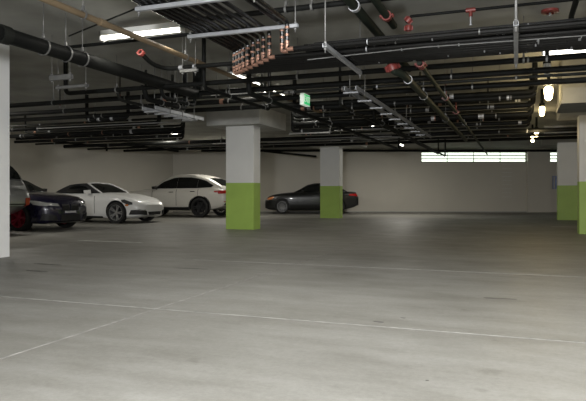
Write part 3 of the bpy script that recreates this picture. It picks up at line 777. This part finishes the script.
def car(name, label, cat, S, group='parked cars'):
    """S: measures; local x = forward, nose at x = 0, tail at x = -L; y- is one side"""
    L_, Wd = S['L'], S['W']/2
    root = empty(name, (0, 0, 0), label, cat, group)
    top, bot, wid, shz = pchip(S['top']), pchip(S['bot']), pchip(S['wid']), pchip(S['sh'])
    us = sorted(set([0, .02, .06, .13, .22] + [.22+(L_-.44)*k/26 for k in range(27)] + [L_-.22, L_-.13, L_-.06, L_-.02, L_]))
    secs = []
    for u in us:
        t, b_, w, sh = top(u), bot(u), wid(u)*Wd, shz(u)
        sh = min(sh, t-.01)
        h_ = sh-b_
        half = [(.0, b_), (.62*w, b_), (.90*w, b_+.02), (.965*w, b_+.14*h_), (.985*w, b_+.38*h_), (1.0*w, b_+.72*h_), (.992*w, b_+.9*h_), (.965*w, sh), (.90*w, sh+.55*(t-sh)), (.72*w, sh+.85*(t-sh)), (.4*w, sh+.97*(t-sh)), (0, t)]
        ring = [Vector((-u, -y, z)) for y, z in half] + [Vector((-u, y, z)) for y, z in reversed(half[1:-1])]
        secs.append(ring)
    body = loft(secs, 'body', [S['paint'], 'trim'], root)
    # wheel arches cut into the body
    ra = S['r']*S.get('arch', 1.13)
    cut = MB()
    for ux in (S['fo'], S['fo']+S['wb']):
        for s in (-1, 1):
            X = Matrix.Translation((-ux, s*(Wd-.14), S['r']+.01)) @ Matrix.Rotation(math.pi/2, 4, 'X')
            cut.lathe([(ra, -.20), (ra, .20)], 32, 0, X)
    co = cut.build('cutter', 'trim')
    md = body.modifiers.new('arch', 'BOOLEAN'); md.operation = 'DIFFERENCE'; md.object = co; md.solver = 'EXACT'; md.material_mode = 'TRANSFER'
    dg = bpy.context.evaluated_depsgraph_get(); dg.update()
    me = bpy.data.meshes.new_from_object(body.evaluated_get(dg)); body.modifiers.clear(); body.data = me
    bpy.data.objects.remove(co)
    bm = bmesh.new(); bm.from_mesh(me)
    for e in bm.edges:
        if len(e.link_faces) == 2 and e.calc_face_angle(0) > .6: e.smooth = False
    bm.to_mesh(me); bm.free()
    # cabin
    roof, cw = pchip(S['roof']), pchip(S['cw'])
    u0, u1 = S['roof'][0][0], S['roof'][-1][0]
    n = 26; secs = []
    for k in range(n+1):
        u = u0 + (u1-u0)*k/n; z = roof(u); zb_ = shz(u)-.05; w0 = cw(u)*Wd; hh = max(z-zb_, .01)
        tum = S.get('tumble', .22)
        wt = w0 - tum*hh*.9
        half = [(0, zb_), (w0, zb_), (w0-.02, zb_+.25*hh), (w0-tum*hh*.45, zb_+.58*hh), (wt, zb_+.84*hh), (wt-.06, zb_+.94*hh), (wt*.62, zb_+.985*hh), (0, z)]
        secs.append([Vector((-u, -y, zz)) for y, zz in half] + [Vector((-u, y, zz)) for y, zz in reversed(half[1:-1])])
    cab = loft(secs, S.get('cabname', 'cabin'), S.get('cabpaint', S['paint']), root)
    bv = bvh_of([body, cab]); bb = bvh_of([body])
    for s, ax in ((-1, 'y-'), (1, 'y+')):
        for ol in S['sidewin']: patch('side_window', [(-u, z) for u, z in ol], ax, bv, 'car_glass', root, .004, 2)
        for ol in S.get('seams', []): patch('door_seam', [(-u, z) for u, z in ol], ax, bv, 'trim', root, .006, 5, .02)
        for u, z in S.get('handles', []): patch('door_handle', [(-u-.1, z-.012), (-u+.1, z-.012), (-u+.1, z+.014), (-u-.1, z+.014)], ax, bv, S.get('handlemat', S['paint']), root, .03, 1, .03)
        sk = S['skirt']; patch('side_skirt', [(-u, z) for u, z in sk], ax, bb, 'trim', root, .004, 2)
        if 'archtrim' in S:
            for ux in (S['fo'], S['fo']+S['wb']):
                m = MB(); X = Matrix.Translation((-ux, s*(Wd*.985-.02), S['r']+.01)) @ Matrix.Rotation(math.pi/2*-s, 4, 'X')
                arc = [X @ Vector(((ra+.018)*math.cos(a_), (ra+.018)*math.sin(a_)*(-1 if s > 0 else 1)*-1, 0)) for a_ in [math.radians(-14+208*q_/24) for q_ in range(25)]]
                arc = [Vector((v_.x, v_.y, S['r']+.01+abs(v_.z-S['r']-.01)*(1 if math.sin(math.radians(-14+208*q_/24)) > 0 else -1))) for q_, v_ in enumerate(arc)]
                m.tube(arc, .03, 8); m.build('arch_trim', 'trim', root)
        # mirror
        mu, mz = S['mirror']
        y0 = s*(cw(mu)*Wd-.02); m = MB()
        X = Matrix.Translation((-mu, y0+s*.15, mz)) @ Matrix.Diagonal((1, s, 1, 1))
        m.add([X @ Vector(p) for p in ((.05,-.11,-.05),(.07,.10,-.055),(.07,.12,.05),(.05,-.10,.065),(-.05,-.10,-.05),(-.06,.09,-.05),(-.06,.11,.045),(-.05,-.09,.06))], [(0,1,2,3),(7,6,5,4),(0,4,5,1),(1,5,6,2),(2,6,7,3),(3,7,4,0)], 0, False)
        m.tube([(-mu, y0-s*.05, mz-.08), (-mu, y0+s*.08, mz-.035)], .02, 8)
        m.build('mirror', S.get('mirrormat', S['paint']), root)
    for nm, ol, ax, mm in S.get('lamps', []):
        for s in (-1, 1):
            if ax[0] == 'y': patch(nm, [(-u, z) for u, z in ol], 'y-' if s < 0 else 'y+', bb, mm, root, .005, 2)
            else: patch(nm, [(s*y, z) for y, z in ol], ax, bb, mm, root, .006, 2)
    for nm, ol, ax, mm in S.get('marks', []):
        patch(nm, [(y, z) for y, z in ol], ax, bb if ax != 'z' else bv, mm, root, .007, 2)
    patch('windscreen', [(-u, y) for u, y in S['wscreen']], 'z', bv, 'car_glass', root, .004, 3)
    patch('rear_window', [(-u, y) for u, y in S['rwin']], 'z', bv, 'car_glass', root, .004, 3)
    for ux in (S['fo'], S['fo']+S['wb']):
        for s in (-1, 1): make_wheel(root, -ux, s*(Wd-.125), S['r'], S['rim'], s, .24, S.get('spokes', 5), S.get('caliper'))
    return root

def rect(a, b_, c, d): return [(a, c), (b_, c), (b_, d), (a, d)]
roadster = dict(L=4.30, W=1.80, r=.335, fo=.84, wb=2.475, paint='car_white', rim='rim_silver', spokes=5, arch=1.12,
    top=[(0, .58), (.10, .68), (.5, .83), (1.2, .945), (1.75, .985), (3.0, .97), (3.7, .93), (4.15, .85), (4.34, .70)],
    bot=[(0, .26), (.25, .17), (1.0, .15), (3.4, .15), (4.1, .22), (4.34, .32)],
    wid=[(0, .58), (.06, .70), (.2, .84), (.5, .945), (1.0, .985), (2.1, .975), (3.3, 1.0), (3.9, .95), (4.2, .82), (4.34, .62)],
    sh=[(0, .50), (.3, .66), (.9, .82), (1.6, .86), (2.5, .87), (3.4, .88), (4.0, .80), (4.34, .6)],
    roof=[(1.42, .93), (1.65, 1.04), (2.05, 1.22), (2.35, 1.275), (2.75, 1.255), (3.15, 1.12), (3.5, .95)],
    cw=[(1.42, .78), (1.9, .88), (2.6, .88), (3.2, .84), (3.5, .72)], cabpaint='soft_top', cabname='soft_top', tumble=.36,
    sidewin=[[(1.80, .93), (2.14, 1.155), (2.42, 1.195), (2.66, 1.17), (2.86, 1.04), (2.82, .93)]],
    wscreen=[(1.50, -.62), (2.08, -.52), (2.13, 0), (2.08, .52), (1.50, .62), (1.42, 0)], rwin=[(3.08, -.36), (3.34, -.4), (3.34, .4), (3.08, .36)],
    seams=[rect(1.64, 1.652, .3, .86), rect(2.78, 2.792, .3, .86)], handles=[(2.62, .76)], mirror=(1.88, .99),
    skirt=[(1.36, .15), (3.0, .15), (3.0, .235), (1.36, .225)],
    lamps=[('headlight', [(.42, .70), (.30, .655), (.28, .59), (.40, .575), (.60, .66), (.66, .73), (.55, .745)], 'y-', 'lens_smoke'),
           ('side_lamp', rect(.40, .50, .545, .60), 'y-', 'lens_amber'),
           ('air_intake', [(.40, .27), (.80, .28), (.79, .42), (.66, .44), (.42, .38)], 'x+', 'trim'),
           ('fog_lamp', rect(.48, .74, .40, .43), 'x+', 'lens_clear'),
           ('tail_light', rect(.50, .74, .66, .74), 'x-', 'lens_red')],
    marks=[('grille', [(-.32, .26), (.32, .26), (.35, .36), (-.35, .36)], 'x+', 'trim')])
car_a = car('roadster', 'white roadster with its black soft top up, parked nose out by the left wall', 'car', roadster)
# silver windscreen surround of the roadster
m = MB()
for s in (-1, 1): m.tube([(-1.50, s*.70, .95), (-1.78, s*.655, 1.09), (-2.08, s*.575, 1.235), (-2.2, s*.50, 1.265)], .024, 8)
m.tube([(-2.2, -.50, 1.265), (-2.26, 0, 1.29), (-2.2, .50, 1.265)], .022, 8)
tag(m.build('windscreen_frame', 'car_white', car_a), 'white windscreen frame')

suv = dict(L=4.90, W=2.0, r=.385, fo=.88, wb=2.915, paint='car_cream', rim='rim_dark', spokes=5, arch=1.16, archtrim=True,
    top=[(0, .72), (.06, .92), (.3, 1.02), (1.0, 1.10), (1.6, 1.16), (3.0, 1.17), (4.2, 1.20), (4.6, 1.16), (4.82, 1.08), (4.90, .86)],
    bot=[(0, .34), (.3, .26), (1.0, .26), (3.6, .26), (4.4, .32), (4.75, .42), (4.9, .52)],
    wid=[(0, .68), (.08, .82), (.3, .93), (.8, .985), (2.5, .985), (3.8, 1.0), (4.4, .96), (4.72, .90), (4.84, .84), (4.9, .74)],
    sh=[(0, .66), (.4, .9), (1.2, 1.0), (3.0, 1.05), (4.2, 1.08), (4.6, 1.06), (4.9, .82)],
    roof=[(1.30, 1.10), (1.7, 1.30), (2.15, 1.58), (2.6, 1.70), (3.1, 1.72), (3.7, 1.64), (4.2, 1.46), (4.6, 1.24), (4.74, 1.14)],
    cw=[(1.30, .82), (2.0, .93), (3.4, .94), (4.2, .90), (4.74, .80)], tumble=.36,
    sidewin=[[(1.66, 1.12), (2.06, 1.39), (2.5, 1.54), (2.74, 1.57), (2.74, 1.13)], [(2.75, 1.13), (2.75, 1.57), (3.3, 1.565), (3.66, 1.51), (3.66, 1.14)], [(3.67, 1.14), (3.67, 1.51), (4.0, 1.42), (4.34, 1.24), (4.26, 1.17)]],
    wscreen=[(1.42, -.72), (2.10, -.62), (2.22, 0), (2.10, .62), (1.42, .72), (1.34, 0)], rwin=[(4.02, -.50), (4.58, -.60), (4.62, 0), (4.58, .60), (4.02, .50), (3.98, 0)],
    seams=[rect(2.74, 2.755, .45, 1.1), rect(1.62, 1.635, .45, 1.05), rect(3.72, 3.735, .85, 1.1)], handles=[(2.52, .98), (3.5, 1.0)], handlemat='chrome', mirror=(1.80, 1.16), mirrormat='trim',
    skirt=[(1.34, .26), (3.30, .26), (3.30, .40), (1.34, .38)],
    lamps=[('headlight', rect(.1, .5, .78, .92), 'y-', 'lens_clear'),
           ('tail_light', [(4.42, .98), (4.42, 1.03), (4.80, 1.05), (4.86, .99), (4.80, .93)], 'y-', 'lens_red'),
           ('tail_light', [(.40, .95), (.92, .92), (.92, 1.03), (.42, 1.01)], 'x-', 'lens_red'),
           ('reflector', rect(.6, .84, .60, .63), 'x-', 'lens_red')],
    marks=[('rear_diffuser', [(-.82, .48), (.82, .48), (.80, .58), (.55, .66), (-.55, .66), (-.80, .58)], 'x-', 'trim'), ('number_plate', rect(-.26, .26, .72, .84), 'x-', 'plate'), ('grille', rect(-.5, .5, .5, .8), 'x+', 'trim'),
           ('rear_badge_bar', rect(-.4, .4, .97, 1.0), 'x-', 'chrome')])
car_b = car('crossover', 'white sloping-roofed crossover with black wheels, parked nose to the left wall', 'car', suv)

coupe = dict(L=4.60, W=1.85, r=.335, fo=.85, wb=2.80, paint='car_navy', rim='rim_red', spokes=5, arch=1.1, caliper='rim_red',
    top=[(0, .62), (.08, .76), (.4, .88), (1.2, .99), (1.6, 1.02), (3.2, 1.0), (4.0, 1.02), (4.4, .98), (4.6, .78)],
    bot=[(0, .24), (.25, .17), (1.0, .16), (3.7, .16), (4.3, .24), (4.6, .36)],
    wid=[(0, .64), (.08, .78), (.25, .90), (.6, .965), (1.2, .985), (2.5, .975), (3.6, 1.0), (4.2, .93), (4.6, .70)],
    sh=[(0, .56), (.3, .76), (1.0, .88), (2.5, .92), (3.8, .93), (4.3, .88), (4.6, .7)],
    roof=[(1.30, .98), (1.7, 1.15), (2.1, 1.33), (2.5, 1.40), (3.0, 1.40), (3.5, 1.28), (3.9, 1.10), (4.1, 1.0)],
    cw=[(1.30, .80), (2.0, .90), (3.2, .90), (4.1, .76)], tumble=.40,
    sidewin=[[(1.80, .99), (2.12, 1.20), (2.5, 1.29), (2.95, 1.29), (2.98, 1.0)], [(3.04, 1.0), (3.02, 1.285), (3.4, 1.21), (3.6, 1.06)]],
    wscreen=[(1.42, -.66), (2.06, -.56), (2.16, 0), (2.06, .56), (1.42, .66), (1.32, 0)], rwin=[(3.38, -.46), (3.86, -.54), (3.86, .54), (3.38, .46)],
    seams=[rect(1.55, 1.565, .3, .9), rect(2.98, 2.995, .3, .9)], handles=[(2.78, .80)], mirror=(1.82, 1.02), mirrormat='trim',
    skirt=[(1.26, .16), (3.2, .16), (3.2, .24), (1.26, .23)],
    lamps=[('headlight', [(.10, .62), (.10, .70), (.36, .755), (.52, .76), (.40, .66)], 'y-', 'lens_clear'),
           ('headlight', [(.40, .61), (.78, .64), (.78, .71), (.42, .68)], 'x+', 'lens_clear'),
           ('air_intake', [(.45, .26), (.80, .27), (.78, .44), (.52, .38)], 'x+', 'trim'),
           ('grille', [(.02, .48), (.30, .50), (.30, .66), (.03, .66)], 'x+', 'trim'),
           ('tail_light', rect(.5, .8, .76, .86), 'x-', 'lens_red')],
    marks=[('lower_grille', [(-.36, .24), (.36, .24), (.34, .40), (-.34, .40)], 'x+', 'trim'), ('number_plate', rect(-.2, .2, .44, .5), 'x+', 'plate'), ('splitter', [(-.7, .19), (.7, .19), (.66, .225), (-.66, .225)], 'x+', 'chrome')])
car_c = car('coupe', 'dark navy coupe with red wheels, parked nose out left of the white roadster', 'car', coupe)

silver = dict(L=4.75, W=1.90, r=.37, fo=.90, wb=2.80, paint='car_silver', rim='rim_silver', spokes=5, arch=1.14,
    top=[(0, .75), (.08, .92), (.4, 1.02), (1.2, 1.08), (2.0, 1.1), (4.3, 1.12), (4.66, 1.10), (4.75, .9)],
    bot=[(0, .36), (.3, .28), (3.4, .30), (4.2, .44), (4.6, .60), (4.75, .66)],
    wid=[(0, .68), (.1, .84), (.4, .95), (1.0, .985), (4.2, .985), (4.55, .95), (4.7, .90), (4.75, .84)],
    sh=[(0, .68), (.4, .9), (1.2, 1.0), (4.3, 1.04), (4.6, 1.02), (4.75, .84)],
    roof=[(1.20, 1.04), (1.6, 1.26), (2.05, 1.58), (2.5, 1.70), (3.4, 1.72), (4.2, 1.68), (4.5, 1.50), (4.68, 1.14)],
    cw=[(1.20, .82), (2.0, .92), (4.2, .92), (4.68, .86)], tumble=.30,
    sidewin=[[(1.66, 1.10), (2.05, 1.38), (2.4, 1.52), (2.68, 1.53), (2.68, 1.11)], [(2.74, 1.11), (2.74, 1.54), (3.5, 1.54), (3.52, 1.12)], [(3.60, 1.12), (3.58, 1.54), (4.1, 1.50), (4.3, 1.30), (4.32, 1.14)]],
    wscreen=[(1.32, -.70), (2.0, -.62), (2.1, 0), (2.0, .62), (1.32, .70), (1.24, 0)], rwin=[(4.40, -.60), (4.62, -.66), (4.62, .66), (4.40, .60)],
    seams=[rect(2.70, 2.715, .45, 1.05), rect(1.58, 1.595, .45, 1.05)], handles=[(2.48, .95), (3.4, .96)], mirror=(1.74, 1.12),
    skirt=[(1.34, .28), (3.26, .28), (3.26, .38), (1.34, .37)],
    lamps=[('headlight', rect(.1, .5, .78, .92), 'y-', 'lens_clear'),
           ('tail_light', [(4.44, .66), (4.44, .84), (4.68, .84), (4.70, .66)], 'y-', 'lens_red'),
           ('tail_light', [(.66, .66), (.84, .66), (.84, .84), (.68, .84)], 'x-', 'lens_red')],
    marks=[('bumper_trim', [(-.78, .68), (.78, .68), (.78, .71), (-.78, .71)], 'x-', 'trim'), ('number_plate', rect(-.26, .26, .90, 1.02), 'x-', 'plate'), ('grille', rect(-.5, .5, .55, .8), 'x+', 'trim')])
car_d = car('hatchback', 'silver car with a red tail light, mostly hidden behind the left column', 'car', silver)

sedan = dict(L=4.92, W=1.88, r=.345, fo=.90, wb=2.94, paint='car_black', rim='rim_grey', spokes=9, arch=1.1,
    top=[(0, .60), (.08, .76), (.4, .90), (1.2, 1.0), (1.7, 1.03), (3.4, 1.02), (4.3, 1.06), (4.78, 1.04), (4.92, .80)],
    bot=[(0, .26), (.25, .19), (1.0, .17), (3.9, .17), (4.6, .28), (4.92, .40)],
    wid=[(0, .66), (.08, .78), (.3, .90), (.8, .965), (1.4, .985), (3.8, .99), (4.4, .94), (4.75, .86), (4.92, .72)],
    sh=[(0, .56), (.3, .76), (1.0, .90), (2.5, .95), (4.0, .97), (4.5, .96), (4.92, .74)],
    roof=[(1.45, .99), (1.85, 1.16), (2.3, 1.38), (2.75, 1.46), (3.2, 1.45), (3.8, 1.30), (4.25, 1.11), (4.4, 1.03)],
    cw=[(1.45, .80), (2.2, .90), (3.5, .90), (4.4, .74)], tumble=.40,
    sidewin=[[(1.95, 1.01), (2.30, 1.25), (2.7, 1.35), (2.84, 1.355), (2.84, 1.02)], [(2.90, 1.02), (2.90, 1.355), (3.3, 1.33), (3.7, 1.20), (3.9, 1.05)]],
    wscreen=[(1.56, -.66), (2.24, -.56), (2.34, 0), (2.24, .56), (1.56, .66), (1.46, 0)], rwin=[(3.66, -.46), (4.18, -.56), (4.18, .56), (3.66, .46)],
    seams=[rect(2.86, 2.875, .35, .95), rect(1.70, 1.715, .35, .92)], handles=[(2.65, .84), (3.65, .86)], mirror=(1.98, 1.04),
    skirt=[(1.30, .17), (3.4, .17), (3.4, .26), (1.30, .25)],
    lamps=[('headlight', [(.12, .64), (.12, .73), (.40, .80), (.50, .79), (.40, .70)], 'y-', 'lens_amber'),
           ('headlight', rect(.45, .78, .64, .73), 'x+', 'lens_clear'),
           ('tail_light', [(4.40, .86), (4.40, .93), (4.80, .95), (4.84, .84)], 'y-', 'lens_red'),
           ('tail_light', rect(.35, .78, .82, .92), 'x-', 'lens_red')],
    marks=[('grille', [(-.34, .45), (.34, .45), (.38, .68), (-.38, .68)], 'x+', 'trim'), ('number_plate', rect(-.26, .26, .68, .8), 'x-', 'plate')])
car_e = car('sedan', 'dark charcoal sedan behind the farther green-based column, along the back wall', 'car', sedan)

def place(c, x, y, rz): c.location = (x, y, 0); c.rotation_euler = (0, 0, rz)
# front wheel contact: near side wheel at local x=-fo
pw = U(115, 223.5); place(car_a, pw.x+roadster['fo'], pw.y+.90, 0)
pw = U(199, 217.3); place(car_b, pw.x+suv['fo']+0 - (suv['fo']*2+suv['wb']) , pw.y+1.0, math.pi)
car_b.location.x = pw.x - suv['wb'] - suv['fo']
pw = U(29, 231.5); place(car_c, pw.x+coupe['fo']-.38, pw.y+.92, 0)
pw2 = U(29, 231.5); place(car_d, -10.5-silver['L'], pw2.y-1.55, math.pi)
pw = U(282.5, 213.9); d_ = Vector((CT, ST, 0)); nn = Vector((-ST, CT, 0))
nose = pw - d_*sedan['fo']*.89 + nn*.87
place(car_e, nose.x, nose.y, math.pi+TH); car_e.scale = (.87, .92, .97)

# ------------------------------------------------------------------ world and lamps
wd = bpy.data.worlds.new('World'); scn.world = wd; wd.use_nodes = True
bg = wd.node_tree.nodes['Background']
bg.inputs['Color'].default_value = (0.95, 1.0, 0.90, 1); bg.inputs['Strength'].default_value = 2.2

def area(name, loc, tgt, sx, sy, power, col=(1, .97, .9)):
    l = bpy.data.lights.new(name, 'AREA'); l.shape = 'RECTANGLE'; l.size = sx; l.size_y = sy; l.energy = power; l.color = col
    o = bpy.data.objects.new(name, l); COL.objects.link(o); o.location = loc
    o.rotation_euler = (Vector(tgt)-Vector(loc)).to_track_quat('-Z', 'Y').to_euler(); return o
# the photographer's flash, beside and behind the camera
fl = bpy.data.lights.new('camera_flash', 'POINT'); fl.energy = 1700; fl.color = (.98, .99, 1); fl.shadow_soft_size = .25
fo_ = bpy.data.objects.new('camera_flash', fl); COL.objects.link(fo_); fo_.location = (-.6, -.9, 1.75)
for (px, py) in ((548.5, 88), (542, 109.5), (536.5, 132)):
    q = U(px, py, 2.56); l = bpy.data.lights.new('jar_glow', 'POINT'); l.energy = 20; l.color = (1, .78, .42); l.shadow_soft_size = .06
    o = bpy.data.objects.new('jar_glow', l); COL.objects.link(o); o.location = (q.x, q.y, 2.50)

# ------------------------------------------------------------------ camera
cd = bpy.data.cameras.new('camera'); cam = bpy.data.objects.new('camera', cd); COL.objects.link(cam)
cam.location = (0, 0, EYE); cam.rotation_euler = (math.pi/2, 0, TH)
cd.sensor_fit = 'HORIZONTAL'; cd.sensor_width = 36; cd.lens = 36*FPX/586; cd.shift_y = -7.5/586; cd.clip_end = 200
scn.camera = cam
scn.view_settings.view_transform = 'Standard'; scn.view_settings.look = 'None'
scn.view_settings.gamma = 1.0; scn.view_settings.use_curve_mapping = False
scn.view_settings.exposure = 0.0
